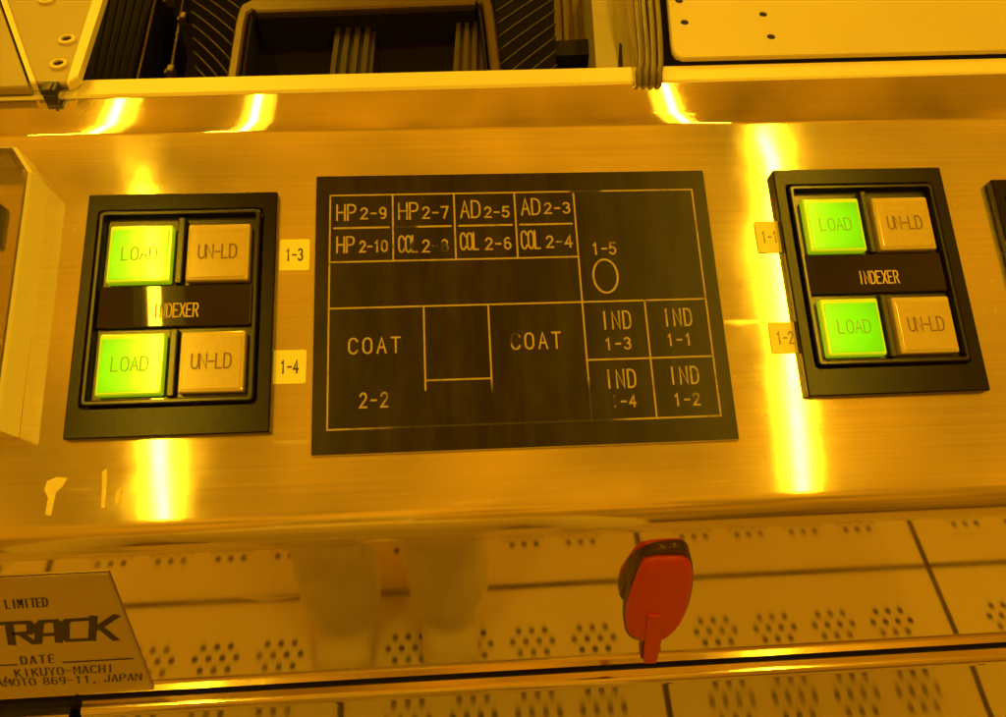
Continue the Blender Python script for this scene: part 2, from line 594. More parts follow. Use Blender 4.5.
def ribbon(mb, pts, wd, z, mi, mapf):
    pts = [Vector(q) for q in pts]
    q = [pts[0]]
    for a in pts[1:]:
        if (a - q[-1]).length > 1e-7:
            q.append(a)
    closed = len(q) > 3 and (q[0] - q[-1]).length < wd * 0.6
    if not closed and len(q) > 1:        # square ends
        q[0] = q[0] - (q[1] - q[0]).normalized() * wd * .45
        q[-1] = q[-1] + (q[-1] - q[-2]).normalized() * wd * .45
    if closed:
        q = q[:-1]
    L, R = [], []
    k = len(q)
    for i in range(k):
        if closed:
            d0 = (q[i] - q[i - 1]).normalized()
            d1 = (q[(i + 1) % k] - q[i]).normalized()
        else:
            d0 = (q[i] - q[i - 1]).normalized() if i else (q[1] - q[0]).normalized()
            d1 = (q[i + 1] - q[i]).normalized() if i < k - 1 else d0
        n0, n1 = Vector((-d0.y, d0.x)), Vector((-d1.y, d1.x))
        mm = n0 + n1
        if mm.length < 0.3:
            mm = n1
        mm.normalize()
        s = wd / 2 / max(0.5, mm.dot(n1))
        L.append(q[i] + mm * s)
        R.append(q[i] - mm * s)
    vs = [mapf(p.x, p.y, z) for p in R] + [mapf(p.x, p.y, z) for p in L]
    fs = [(i, (i + 1) % k, k + (i + 1) % k, k + i) for i in range(k if closed else k - 1)]
    mb.add(vs, fs, mi)


def lettering(mb, s, p0, p1, height, wd, z, mi=0, gap=0.30, mapf=lambda x, y, z: (x, y, z), upv=None):
    """write s from p0 to p1 (2D base line ends) in strokes of width wd, each stroke a hair above the last"""
    p0, p1 = Vector(p0), Vector(p1)
    ex = p1 - p0
    up = Vector(upv) if upv is not None else Vector((-ex.y, ex.x)).normalized() * height
    adv = []
    for ch in s:
        adv.append({'1': .62, 'I': .62, ' ': .35, '-': .6, '.': .5, ',': .4}.get(ch, .6))
    tot = sum(adv) + gap * (len(s) - 1)
    ex = ex / tot
    x = 0.0
    for ch, a in zip(s, adv):
        for stroke in FONT[ch]:
            _zc[0] = (_zc[0] + 1) % 12
            ribbon(mb, [p0 + ex * (x + q[0]) + up * q[1] for q in stroke], wd, z + _zc[0] * 4e-6, mi, mapf)
        x += a + gap


# ================================================================== THE CONSOLE
ZL = 0.01165                         # height of the flat lip
V_TOP, V_BOT = 0.0311, -0.1355        # ends of the flat slope, measured along it
YF = -0.1287                         # the upright polished front
X0, X1 = -0.62, 1.05
con = thing('control_console', 'brushed stainless steel control console with sloping top, flat lip and mirror polished front', 'control console', (0, 0, 0))


def sheet(name, prof, mat, parent, x0=X0, x1=X1, thick=0.0016, taper=None, nx=24, smooth_ang=25):
    """a steel sheet bent to the profile [(y, z), ...] and drawn out along X, with its own thickness"""
    k = len(prof)
    dist = [0]
    for i in range(1, k):
        dist.append(dist[-1] + math.hypot(prof[i][0] - prof[i - 1][0], prof[i][1] - prof[i - 1][1]))
    back = []                            # the same profile set back by the sheet's thickness
    for i in range(k):
        a, b = prof[max(i - 1, 0)], prof[min(i + 1, k - 1)]
        d = Vector((b[0] - a[0], b[1] - a[1])).normalized()
        back.append((prof[i][0] - d.y * thick, prof[i][1] + d.x * thick))
    vs, fs, uv = [], [], []

    def skin(pr, flip):
        o = len(vs)
        for a in range(nx + 1):
            x = x0 + (x1 - x0) * a / nx
            for i, (y, z) in enumerate(pr):
                vs.append((x, y + (taper[i] * (x - 0.17) if taper else 0), z))
                uv.append((x, dist[i]))
        for a in range(nx):
            for i in range(k - 1):
                f = (o + a * k + i, o + a * k + i + 1, o + (a + 1) * k + i + 1, o + (a + 1) * k + i)
                fs.append(f[::-1] if flip else f)

    def pt(x, pr, i):
        vs.append((x, pr[i][0] + (taper[i] * (x - 0.17) if taper else 0), pr[i][1]))
        uv.append((x, dist[i]))
        return len(vs) - 1

    skin(prof, False)
    nf = len(fs)
    skin(back, True)
    for x in (x0, x1):
        for i in range(k - 1):
            fs.append((pt(x, prof, i), pt(x, prof, i + 1), pt(x, back, i + 1), pt(x, back, i)))
    for i in (0, k - 1):
        fs.append((pt(x0, prof, i), pt(x1, prof, i), pt(x1, back, i), pt(x0, back, i)))
    me = bpy.data.meshes.new(name)
    me.from_pydata(vs, [], fs)
    me.materials.append(mat)
    ul = me.uv_layers.new(name='UVMap')
    for lp in me.loops:
        ul.data[lp.index].uv = uv[lp.vertex_index]
    for p in me.polygons:
        p.use_smooth = p.index < nf and smooth_ang > 0
    o = bpy.data.objects.new(name, me)
    col.objects.link(o)
    o.parent = parent
    return o


def panel_yz(v, n=0.0):
    return (v * ct - n * st, v * st + n * ct)


# profile from the back of the lip, over the crease, down the slope and round the nose
yc, zc = panel_yz(V_TOP)
prof, tap = [], []
lip_back = 0.0612
for i in range(5):
    t = i / 4
    prof.append((lip_back + (yc + 0.0022 - lip_back) * t, ZL))
    tap.append(0.034 * (1 - t) + 0.010 * t)
for i in range(1, 6):                # small bend at the crease
    a = TILT * i / 6
    prof.append((yc + 0.0022 - 0.0115 * math.sin(a) * .5, ZL - 0.0115 * (1 - math.cos(a)) * .5))
    tap.append(0.010)
for i in range(1, 13):
    v = V_TOP - 0.004 + (V_BOT - V_TOP + 0.004) * i / 12
    prof.append(panel_yz(v))
    tap.append(0.010 * (1 - i / 12))
ye, ze = panel_yz(V_BOT)
YNOSE = YF - 0.0050                  # the nose stands a little proud of the front
RB = (ye - YNOSE) / (1 - st)
for i in range(1, 15):
    a = (math.pi / 2 - TILT) * i / 14          # normal turns from the slope to level
    an = TILT + a
    prof.append((ye - RB * (math.sin(an) - st), ze - RB * (ct - math.cos(an))))
    tap.append(0)
Z_NOSE = prof[-1][1]
prof += [(YNOSE, Z_NOSE - .0012), (YNOSE, Z_NOSE - .0024)]
tap += [0, 0]
sheet('lip', prof[:8], M['lip'], con, taper=tap[:8])
sheet('sloped_panel', prof[7:], M['steel'], con, taper=tap[7:])
Z_LOW = -0.2500
sheet('front_panel', [(YF, Z_NOSE + 0.008 - (Z_NOSE + .008 - Z_LOW) * i / 6) for i in range(7)], M['polished'], con)


def rolled_door(name, x0, x1, dz=0.0):
    r = 0.0040
    yb = YF + 0.002
    pr = [(yb + 0.004, Z_LOW - 0.0016), (yb, Z_LOW - 0.0013)]
    cx, cz = YF - 0.0052, Z_LOW - 0.0013 - r
    for i in range(0, 15):
        a = math.radians(80 + 130 * i / 14)
        pr.append((cx + r * math.cos(a), cz + r * math.sin(a)))
    yl = cx - r + 0.0006
    pr += [(yl, cz - 0.005), (yl, cz - 0.10), (yl, -0.9)]
    o = sheet(name, [(y, z + dz) for y, z in pr], M['dull'], con, x0, x1, thick=0.0015, nx=10)
    o.data.materials.append(M['chrome'])
    k = len(pr)
    for p in o.data.polygons:
        if p.index % (k - 1) < k - 4:
            p.material_index = 1
    return o


rolled_door('lower_door', -0.0628, X1)
o = rolled_door('lower_door', X0, -0.0735, -.011)
# body behind the sheets, plinth
mb = MB()
mb.box((0.215, 0.02, -0.60), (1.60, 0.30, 0.70), 0)
mb.box((0.215, 0.03, -1.125), (1.55, 0.28, 0.35), 0)
for x in (X0 + 0.004, X1 - 0.004):
    mb.box((x, -0.03, -0.20), (0.002, 0.17, 0.10), 0)
mb.build('cabinet_body', [M['void']], con)

# deck rail: cream folded rail behind the lip
DT = 0.030


def deck(x, y, z):                   # deck parts stand very slightly turned to the lip
    return (x, y + DT * (x - 0.17), z)


mb = MB()
for (y0, y1, z0, z1) in ((0.0622, 0.0764, -0.035, ZL + 0.0006),):
    loops = []
    for x in np.linspace(X0, X1, 9):
        b = 0.0012
        loops.append([deck(x, *q) for q in ((y0, z0), (y0, z1 - b), (y0 + b, z1), (y1 - b, z1), (y1, z1 - b), (y1, z0))])
    mb.loft(loops, 0, True, True)
mb.build('deck_rail', [M['cream']], con)
mb = MB()                            # the dark well behind the rail
mb.box((0.215, 0.42, -0.30), (1.64, 0.69, 0.01), 0)
mb.box((0.215, 0.765, -0.14), (1.64, 0.01, 0.32), 0)
for x in (X0 + .02, X1 - .02):
    mb.box((x, 0.42, -0.14), (0.01, 0.68, 0.32), 0)
mb.build('well', [M['void']], con)


# ------------------------------------------------------------------ switch panels
PW, PH = 0.078, 0.1045
BX, BY, BS, PX, PY = 0.01075, 0.0155, 0.0252, 0.0315, 0.0472


def panel_thing(name, label, cat, u, v, group=None):
    w_ = PAN @ np.array([u, v, 0.0])
    return thing(name, label, cat, tuple(w_), (TILT, 0, 0), group)


def make_switch_panel(label, u, v, group):
    """origin at the middle of the base; x right, y up the slope, z out of the panel"""
    t = panel_thing('switch_panel', label, 'switch panel', u + PW / 2, v - PH / 2, group)
    hx, hy = PW / 2, PH / 2
    ix0, ix1, iy1, iy0 = 0.0050 - hx, 0.0722 - hx, hy - 0.0080, hy - 0.0925
    mb = MB()
    L = [rrect(-hx, -hy, hx, hy, .0008, 0.0), rrect(-hx, -hy, hx, hy, .0008, .0030), rrect(-hx + .0005, -hy + .0005, hx - .0005, hy - .0005, .0008, .0035),
         rrect(ix0 - .0006, iy0 - .0006, ix1 + .0006, iy1 + .0006, .0024, .0035), rrect(ix0, iy0, ix1, iy1, .002, .0030),
         rrect(ix0 + .0006, iy0 + .0006, ix1 - .0006, iy1 - .0006, .0016, .0012)]
    mb.loft(L, 0)
    mb.build('bezel', [M['bezel']], t)
    # inner rim
    mb = MB()
    e = .0008
    mb.loft([rrect(ix0 + e, iy0 + e, ix1 - e, iy1 - e, .0016, .0010), rrect(ix0 + e, iy0 + e, ix1 - e, iy1 - e, .0016, .0044),
             rrect(ix0 + e + .0005, iy0 + e + .0005, ix1 - e - .0005, iy1 - e - .0005, .0014, .0048),
             rrect(ix0 + e + .0015, iy0 + e + .0015, ix1 - e - .0015, iy1 - e - .0015, .001, .0048),
             rrect(ix0 + e + .002, iy0 + e + .002, ix1 - e - .002, iy1 - e - .002, .001, .0010)], 0)
    mb.build('inner_rim', [M['socket']], t)
    # socket floor, mid band with the word, and dividers
    mb = MB()
    mb.box(((ix0 + ix1) / 2, (iy0 + iy1) / 2, .0006), (ix1 - ix0 - .003, iy1 - iy0 - .003, .0012), 0)
    mb.build('socket_floor', [M['socket']], t)
    cxm = -hx + BX + (PX + BS) / 2
    top_b, bot_t = hy - BY - BS, hy - BY - PY
    mb = MB()
    y0, y1 = bot_t + .0030, top_b - .0012
    mb.box(((ix0 + ix1) / 2, (y0 + y1) / 2, .0022), (ix1 - ix0 - .0065, y1 - y0, .0024), 0, bev=.0004)
    band = mb.build('legend_band', [M['gloss'], M['legend']], t)
    mb = MB()
    lettering(mb, 'INDEXER', (cxm - .0088, y0 + .0040), (cxm + .0088, y0 + .0040), .0056, .00062, .0036, 0, gap=.26)
    wr = mb.build('lettering', [M['legend']], band)
    mb = MB()
    for (a, b) in ((top_b - .0008, iy1 - .0035), (iy0 + .0035, bot_t + .0020)):
        mb.box((cxm, (a + b) / 2, .0026), (.0030, abs(b - a), .0030), 0, bev=.0006)
    mb.build('divider', [M['socket']], t)
    # lower ledge under the bottom pair catches the lamp light
    mb = MB()
    yb_ = hy - BY - PY - BS
    mb.box(((ix0 + ix1) / 2, (iy0 + .003 + yb_ - .0012) / 2, .0017), (ix1 - ix0 - .0065, yb_ - .0012 - iy0 - .003, .0014), 0)
    mb.build('ledge', [M['gloss']], t)
    for r in range(2):
        for c in range(2):
            bx0 = -hx + BX + c * PX
            by1 = hy - BY - r * PY
            bx1, by0 = bx0 + BS, by1 - BS
            mb = MB()
            mb.loft([rrect(bx0, by0, bx1, by1, .0008, .0008), rrect(bx0, by0, bx1, by1, .0008, .0042), rrect(bx0 + .0003, by0 + .0003, bx1 - .0003, by1 - .0003, .0008, .0047),
                     rrect(bx0 + .0007, by0 + .0007, bx1 - .0007, by1 - .0007, .0008, .0049)], 0, cap0=True, cap1=True)
            b = mb.build('button', [M['lens_on'] if c == 0 else M['lens_off']], t)
            b['label'] = ('lit green LOAD button' if c == 0 else 'unlit white UN-LD button') + (' of the upper pair' if r == 0 else ' of the lower pair')
            mb = MB()
            g = .0012
            gt = .0022
            mb.loft([rrect(bx0 + g, by0 + g, bx1 - g, by1 - gt, .0005, .00492), rrect(bx0 + g, by0 + g, bx1 - g, by1 - gt, .0005, .00508),
                     rrect(bx0 + g + .0002, by0 + g + .0002, bx1 - g - .0002, by1 - gt - .0002, .0005, .0052)], 0, cap1=True)
            ym = (by0 + by1) / 2 - .0030
            if c == 0:
                lettering(mb, 'LOAD', (bx0 + .0058, ym), (bx1 - .0056, ym), .0056, .00062, .00524, 1, gap=.20)
            else:
                lettering(mb, 'UN-LD', (bx0 + .0050, ym), (bx1 - .0050, ym), .0060, .00070, .00524, 1, gap=.12)
            mb.build('legend_plate', [M['green'], M['green_ink']] if c == 0 else [M['amber'], M['amber_ink']], b)
    return t


def copy_tree(o, parent=None):
    c = o.copy()
    col.objects.link(c)
    if parent:
        c.parent = parent
    for ch in list(o.children):
        copy_tree(ch, c)
    return c


G_SW = 'black four button switch panels on the sloping steel'
sw = make_switch_panel('black four button switch panel left of the black diagram plate, beside stickers 1-3 and 1-4', 0.0, 0.0, G_SW)
ur, vr = 0.29535, 0.00665
for (u, v, lab) in ((ur, vr, 'black four button switch panel right of the diagram plate, beside the bright streak'),
                    (on_panel(986, 183)[0], on_panel(986, 183)[1], 'black switch panel cut off by the right edge of the picture')):
    c = copy_tree(sw)
    w_ = PAN @ np.array([u + PW / 2, v - PH / 2, 0])
    c.location = tuple(w_)
    c['label'] = lab

# ------------------------------------------------------------------ engraved diagram plate
CX, CY, CW, CH = 0.09354, 0.00822, 0.17123, 0.12265
pl = panel_thing('diagram_plate', 'black engraved plate with cream station diagram of COAT and IND cells', 'engraved plate', CX + CW / 2, CY - CH / 2)
TP = .0016


def pc(x, y):                        # measured point -> the plate's own coordinates
    q = on_panel(x, y, TP)
    return (q[0] - CX - CW / 2, q[1] - CY + CH / 2)


spots_px = [(470, 444, 115, 30), (535, 415, 75, 36), (590, 412, 22, 26), (440, 250, 9, 10), (405, 228, 12, 5), (585, 190, 18, 5), (414, 246, 4, 5),
            (613, 401, 6, 5), (514, 336, 5, 8)]
spots = []
for (x, y, rx, ry) in spots_px:
    q = pc(x, y)
    spots.append((q[0], q[1], rx * .00044, ry * .00046))
M['engraving'] = worn_paint('worn_cream_plate_engraving', (0.42, 0.33, 0.20), (0.020, 0.011, 0.005), spots, 0.42)
mb = MB()
hx, hy = CW / 2, CH / 2
mb.loft([rrect(-hx, -hy, hx, hy, .0006, 0.0), rrect(-hx, -hy, hx, hy, .0006, TP - .0005)], 1)
mb.loft([rrect(-hx, -hy, hx, hy, .0006, TP - .0005), rrect(-hx + .0004, -hy + .0004, hx - .0004, hy - .0004, .0006, TP)], 1, cap1=False)
mb.loft([rrect(-hx + .0004, -hy + .0004, hx - .0004, hy - .0004, .0006, TP), rrect(-hx + .003, -hy + .003, hx - .003, hy - .003, .0006, TP)], 0, cap1=True)
mb.build('plate', [M['plate'], M['ply']], pl)
mb = MB()


def line(a, b, wd=.00072):
    _zc[0] = (_zc[0] + 1) % 12
    ribbon(mb, [pc(*a), pc(*b)], wd, TP + .00004 + _zc[0] * 4e-6, 0, lambda x, y, z: (x, y, z))


# grid straightened on the plate itself: columns x, rows y
gx = [pc(332, 197)[0], pc(393, 230)[0], pc(455, 230)[0], pc(516, 225)[0], pc(577, 222)[0]]
gxl = (pc(332.2, 197)[0] + pc(325.1, 432.6)[0]) / 2
gxr = (pc(691.8, 188.2)[0] + pc(720.1, 413.5)[0]) / 2
gx[0] = gxl
xm = pc(582, 300)[0]
y_top = (pc(332, 197)[1] + pc(691, 188.2)[1]) / 2
y_mid = (pc(361, 229)[1] + pc(545, 223)[1]) / 2
y_r1 = (pc(329.8, 263)[1] + pc(579, 256)[1]) / 2
y_r2 = (pc(329, 310)[1] + pc(705, 297.5)[1]) / 2
y_ind = (pc(585.8, 360.3)[1] + pc(713, 355.8)[1]) / 2
y_bot = (pc(325, 432.6)[1] + pc(720, 413.5)[1]) / 2


def L2(x0, y0, x1, y1, wd=.00072):
    _zc[0] = (_zc[0] + 1) % 12
    ribbon(mb, [(x0, y0), (x1, y1)], wd, TP + .00004 + _zc[0] * 4e-6, 0, lambda x, y, z: (x, y, z))


L2(gxl, y_top, gxr, y_top)
L2(gxl, y_top, gxl, y_bot)
L2(gxr, y_top, gxr, y_bot)
L2(gxl, y_bot, gxr, y_bot)
L2(gxl, y_r1, xm, y_r1)
L2(gxl, y_r2, gxr, y_r2)
for x in gx[1:4]:
    L2(x, y_top, x, y_r1)
L2(xm, y_top, xm, y_bot)
ge = gx[:4] + [xm]
for i in range(4):
    L2(ge[i] + .0018, y_mid, ge[i + 1] - .0018, y_mid, .00085)
xb0, xb1 = pc(424.5, 345)[0], pc(490, 345)[0]
yb = pc(458, 379.4)[1]
L2(xb0, y_r2, xb0, yb - .004)
L2(xb1, y_r2, xb1, yb - .006)
L2(xb0, yb, xb1, yb)
xi = (pc(644.8, 300.5)[0] + pc(656.3, 415.5)[0]) / 2
L2(xi, y_r2, xi, y_bot)
L2(xm, y_ind, gxr, y_ind)


def txt(s, x0, x1, ybase, ytop, wd=.0008, gap=.3):
    a, b, c = pc(x0, ybase), pc(x1, ybase), pc((x0 + x1) / 2, ytop)
    y = (a[1] + b[1]) / 2
    lettering(mb, s, (a[0], y), (b[0], y), c[1] - y, wd, TP + .00004, 0, gap)


for (s, x0, x1, yb_, yt, g) in (('HP', 337, 355.5, 220, 205, .22), ('2-9', 361, 386, 218.5, 208, .3), ('HP', 337, 354, 252.5, 237, .22), ('2-10', 360, 387, 251.5, 241, .25),
                                ('HP', 399, 418, 219, 203, .22), ('2-7', 423, 448, 218, 207, .3), ('COL', 399, 418, 252, 236, .16), ('2-8', 423, 448, 251.5, 240, .3),
                                ('AD', 461, 480, 217.5, 201, .22), ('2-5', 485, 509, 217, 207, .3), ('COL', 461, 479, 249.5, 233, .16), ('2-6', 486, 511, 249, 238, .3),
                                ('AD', 522, 540, 214.5, 199, .22), ('2-3', 545, 570, 213, 203, .3), ('COL', 522, 541, 248.5, 231, .16), ('2-4', 547, 572, 247, 236, .3),
                                ('1-5', 593, 616, 254, 243, .3), ('COAT', 349, 400, 353, 338, .42), ('COAT', 512, 561, 348.5, 333, .42), ('2-2', 360, 387.5, 407, 393, .4),
                                ('IND', 602, 631, 328.5, 311.5, .36), ('1-3', 606, 631, 349, 338, .35), ('IND', 664, 692, 325.5, 309, .36), ('1-1', 668, 692, 345, 334, .35),
                                ('IND', 606, 636, 387.5, 370, .36), ('1-4', 612, 636, 406.5, 396, .35), ('IND', 670, 699, 383.5, 367, .36), ('1-2', 675, 700, 405, 393.5, .35)):
    txt(s, x0, x1, yb_, yt, .00078 if len(s) > 2 or s in ('HP', 'AD') else .00085, g)
cc = pc(605.5, 276)
ring = [(cc[0] + .0052 * math.cos(2 * math.pi * i / 40), cc[1] + .0076 * math.sin(2 * math.pi * i / 40)) for i in range(41)]
ribbon(mb, ring, .00085, TP + .0001, 0, lambda x, y, z: (x, y, z))
mb.build('engraving', [M['engraving']], pl)

# ------------------------------------------------------------------ number stickers
G_ST = 'small number stickers beside the switch panels'
for (s, px, tilt_, lab, ink, gx_) in (
        ('1-3', [(279.5, 240), (309.6, 238.6), (309.6, 269), (279, 271.8)], 0, 'pale yellow paper sticker reading 1-3, upper one beside the left switch panel', 'ink', 0),
        ('1-4', [(273.3, 350.5), (306.3, 349.7), (305.8, 383), (272.3, 384.6)], 0, 'pale yellow paper sticker reading 1-4, lower one beside the left switch panel', 'ink', 0),
        ('1-1', [(755, 222), (780.5, 221), (784.5, 252), (758, 253)], 0, 'sticker reading 1-1, ink paled to show streak glare, upper one at right switch panel', 'ink_washed', 0),
        ('1-2', [(768.5, 323), (797, 321), (802, 352.5), (772, 354.5)], 0, 'sticker reading 1-2, ink paled to show streak glare, lower one at right switch panel', 'ink_washed', 0)):
    P = [on_panel(*q, .0002) for q in px]
    u0, u1 = (P[0][0] + P[3][0]) / 2, (P[1][0] + P[2][0]) / 2
    v1, v0 = (P[0][1] + P[1][1]) / 2, (P[2][1] + P[3][1]) / 2
    mb = MB()
    a, b = (u1 - u0) / 2, (v1 - v0) / 2
    mb.loft([rrect(-a, -b, a, b, .0008, 0.00005), rrect(-a, -b, a, b, .0008, .00028)], 0, cap0=True, cap1=True)
    ww = .0034 if ink == 'ink' else .0034
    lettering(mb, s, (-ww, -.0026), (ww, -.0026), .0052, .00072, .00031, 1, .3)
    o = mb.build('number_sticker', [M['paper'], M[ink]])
    o.location = tuple(PAN @ np.array([(u0 + u1) / 2, (v0 + v1) / 2, 0]))
    o.rotation_euler = (TILT, 0, random.uniform(-.01, .01))
    tag(o, lab, 'sticker', G_ST)

# ------------------------------------------------------------------ clear acrylic guard at the left edge
gd = panel_thing('acrylic_guard', 'clear acrylic guard box with cut corner standing over a switch at the left edge', 'guard', 0, 0)
e0, e1 = on_panel(18, 438)[:2], on_panel(50, 200)[:2]
cx_, cy_ = on_panel(34, 166)[:2]
ue = (e0[0] + e1[0]) / 2
vb, vt = e0[1], cy_
ul = ue - 0.085


def guard_loop(ins, z):
    c = 0.0075
    r = [(ul + ins, vb + ins, z), (ue - ins, vb + ins, z), (ue - ins, vt - ins - c - .004, z), (ue - ins - c, vt - ins, z), (ul + ins, vt - ins, z)]
    return r


mb = MB()
HG = .016
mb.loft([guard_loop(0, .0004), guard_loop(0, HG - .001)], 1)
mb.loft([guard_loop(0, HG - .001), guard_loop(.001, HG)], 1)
mb.loft([guard_loop(.001, HG), guard_loop(.0011, HG)], 0, cap1=True)
mb.loft([guard_loop(.003, HG - .003), guard_loop(.003, .0004)], 0, cap0=True)
mb.loft([guard_loop(.003, .0004), guard_loop(0, .0004)], 0)
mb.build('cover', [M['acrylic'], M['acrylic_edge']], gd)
mb = MB()
fl = [(ul - .004, vb - .004, 0.0002), (ue + .0055, vb - .004, .0002), (ue + .0055, vt - .012, .0002), (ue - .004, vt + .003, .0002), (ul - .004, vt + .003, .0002)]
mb.loft([fl, [(a, b, .0012) for a, b, c in fl]], 0, cap0=True, cap1=True)
# the switch under the guard, mostly out of the picture
q0, q1 = on_panel(4, 205, .004), on_panel(2, 246, .004)
sk = panel_thing('guarded_switch', 'dark brown switch body just showing at the left edge under the clear guard', 'switch', q0[0] - .017, (q0[1] + q1[1]) / 2)
mb = MB()
hh = (q0[1] - q1[1]) / 2
mb.loft([rrect(-.017, -hh, .017, hh, .001, .0002), rrect(-.017, -hh, .017, hh, .001, .0035), rrect(-.0165, -hh + .0005, .0165, hh - .0005, .001, .004)], 0, cap0=True, cap1=True)
mb.build('body', [M['bezel']], sk)
mb = MB()
mb.loft([rrect(-.008, -.008, .008, .008, .001, .0041), rrect(-.008, -.008, .008, .008, .001, .0075), rrect(-.007, -.007, .007, .007, .001, .008)], 0, cap0=True, cap1=True)
mb.build('push_button', [M['black']], sk)

# dried glue of torn-off tape, below the guard
G_R = 'dried glue marks on the steel under the guard'
for (pts, lab) in (([(47, 481), (57, 477), (68, 478), (63, 486), (56, 493), (51, 516), (45, 515), (48, 498), (44, 490)], 'torn pale glue mark with a forked top on the steel below the acrylic guard'),
                   ([(102, 472), (107, 468), (107, 484), (105, 508), (101, 508), (102, 490)], 'narrow upright pale glue mark on the steel below the left switch panel'),
                   ([(116, 492), (122, 486), (121, 494), (118, 504), (115, 506)], 'tiny pale glue speck right of the narrow glue mark')):
    P = [on_panel(*q) for q in pts][::-1]
    c = np.mean(P, axis=0)
    mb = MB()
    mb.loft([[(q[0] - c[0], q[1] - c[1], .00004) for q in P], [((q[0] - c[0]) * .93, (q[1] - c[1]) * .97, .00016) for q in P]], 0, cap0=True, cap1=True)
    o = mb.build('glue_mark', [M['residue']])
    o.location = tuple(PAN @ np.array([c[0], c[1], 0]))
    o.rotation_euler = (TILT, 0, 0)
    tag(o, lab, 'glue mark', G_R)

# ------------------------------------------------------------------ nameplate on the polished front
YN = YF - .0012
tr, br, tl_ = on_y(108, 574, YN), on_y(156, 692, YN), on_y(0, 580, YN)
zt, zb = (tr[2] + tl_[2]) / 2, br[2] + .004
npl = thing('nameplate', 'satin metal nameplate with the dark word TRACK on the polished front', 'nameplate', (0, YF, 0))
NW = 0.16


def npt(x, z, y):
    return (x, -y, z)


out = [(br[0], zb), (tr[0], zt), (tr[0] - NW, zt), (br[0] - NW, zb)]
mb = MB()
mb.loft([[npt(x, z, 0.0002) for x, z in out], [npt(x, z, .0011) for x, z in out], [npt(x + (-.0006 if i < 2 else .0006), z + (.0006 if i in (0, 3) else -.0006), .0015) for i, (x, z) in enumerate(out)]], 0, cap0=True, cap1=True)
mb.build('plate', [M['name']], npl)
mb = MB()


def nm(s, p0, p1, top, wd, gap):
    """base line from p0 to p1 and the top of the first letter, measured on the plate"""
    yp = YF - .0016
    a, b, c = on_y(*p0, yp), on_y(*p1, yp), on_y(*top, yp)
    lettering(mb, s, (a[0], a[2]), (b[0], b[2]), 1, wd, .0016, 0, gap, mapf=lambda x, y, z: (x, -z, y), upv=(c[0] - a[0], c[2] - a[2]))


nm('track', (-17, 645.5), (110, 639), (-22, 623), .0036, .20)
nm('L LIMITED', (-4, 609.5), (47.5, 606.5), (-6, 601), .0008, .3)
nm('DATE', (22, 664.5), (54.5, 662.5), (20.5, 657), .0010, .5)
nm('-SHI, KIKUYO-MACHI', (-30, 680), (113, 672), (-33, 672.5), .0009, .34)
nm('KUMAMOTO 869-11, JAPAN', (-26, 688), (141, 680.5), (-29, 681), .0009, .30)
for (a, b) in (((-20, 666.5), (16, 665)), ((64, 662.6), (132, 658.8))):
    qa, qb = on_y(*a, YF - .0016), on_y(*b, YF - .0016)
    ribbon(mb, [(qa[0], qa[2]), (qb[0], qb[2])], .0018, .0016, 0, lambda x, y, z: (x, -z, y))
mb.build('lettering', [M['ink']], npl)

# ------------------------------------------------------------------ red latch handle on the front
LP = on_y(660, 598, YF - .0085)
LN = np.array([-.02, -.99, .13])
LN /= np.linalg.norm(LN)
lat = thing('latch_handle', 'red plastic latch handle with grey metal body sticking out of the polished front', 'handle', tuple(on_y(660, 560, YF)))
lo_ = np.array(lat.location)


def zp(x, y):
    return (590 + x / 3.64, 520 + y / 3.64)


def outline(pts, P, N):
    return [on_plane(*zp(*q), P, N) - lo_ for q in pts]


def smooth_closed(pts, it=2):
    for _ in range(it):
        new = []
        for i in range(len(pts)):
            a, b = np.array(pts[i]), np.array(pts[(i + 1) % len(pts)])
            new += [a * .75 + b * .25, a * .25 + b * .75]
        pts = new
    return pts


red = smooth_closed([(180, 172), (205, 140), (330, 134), (366, 150), (376, 205), (360, 290), (335, 365), (300, 410), (258, 438), (180, 438), (133, 408), (127, 340), (150, 255)][::-1], 1)
body = smooth_closed([(142, 190), (180, 118), (250, 80), (330, 74), (366, 108), (374, 205), (354, 295), (322, 364), (255, 420), (178, 424), (126, 400), (116, 325), (138, 245)][::-1], 2)
fr = outline(red, LP, LN)
mb = MB()
cen = np.mean(fr, axis=0)
mb.loft([[q - LN * .0022 for q in fr], fr, [cen + (q - cen) * .975 + LN * .0010 for q in fr], [cen + (q - cen) * .92 + LN * .0017 for q in fr], [cen + (q - cen) * .84 + LN * .0020 for q in fr]], 0, cap0=True, cap1=True, smooth=True)
mb.build('grip', [M['red']], lat)
fb = outline(body, LP - LN * .0046, LN)
mb = MB()
cb = np.mean(fb, axis=0)
back = np.array([0.0, 1.0, 0.12])
# metal shell behind the grip, and its stalk running back into the front panel
mb.loft([[cb + (q - cb) * .90 - LN * .0032 for q in fb], [cb + (q - cb) * .98 - LN * .0024 for q in fb], [q - LN * .0010 for q in fb], [q + LN * .0026 for q in fb],
         [cb + (q - cb) * .985 + LN * .0032 for q in fb], [cb + (q - cb) * .93 + LN * .0033 for q in fb]], 0, cap0=True, cap1=True, smooth=True)
mb.build('shell', [M['bronze']], lat)
mb = MB()
mb.tube([cb - LN * .002, cb - LN * .003, on_y(655, 604, YF + .001) - lo_], .0075, 0, 16)
mb.build('stalk', [M['bronze']], lat)
tail = outline([(205, 345), (258, 350), (264, 420), (248, 500), (238, 520), (186, 520), (192, 440)][::-1], LP + LN * .0006, LN)
mb = MB()
tl0 = outline([(212, 350), (256, 352), (262, 430), (246, 505), (240, 522), (196, 522), (202, 440)][::-1], LP + LN * .0030, LN)
mb.loft([[q - LN * .0055 for q in tl0], [q - LN * .0006 for q in tl0], tl0], 0, cap0=True, cap1=True)
mb.build('tail', [M['red']], lat)
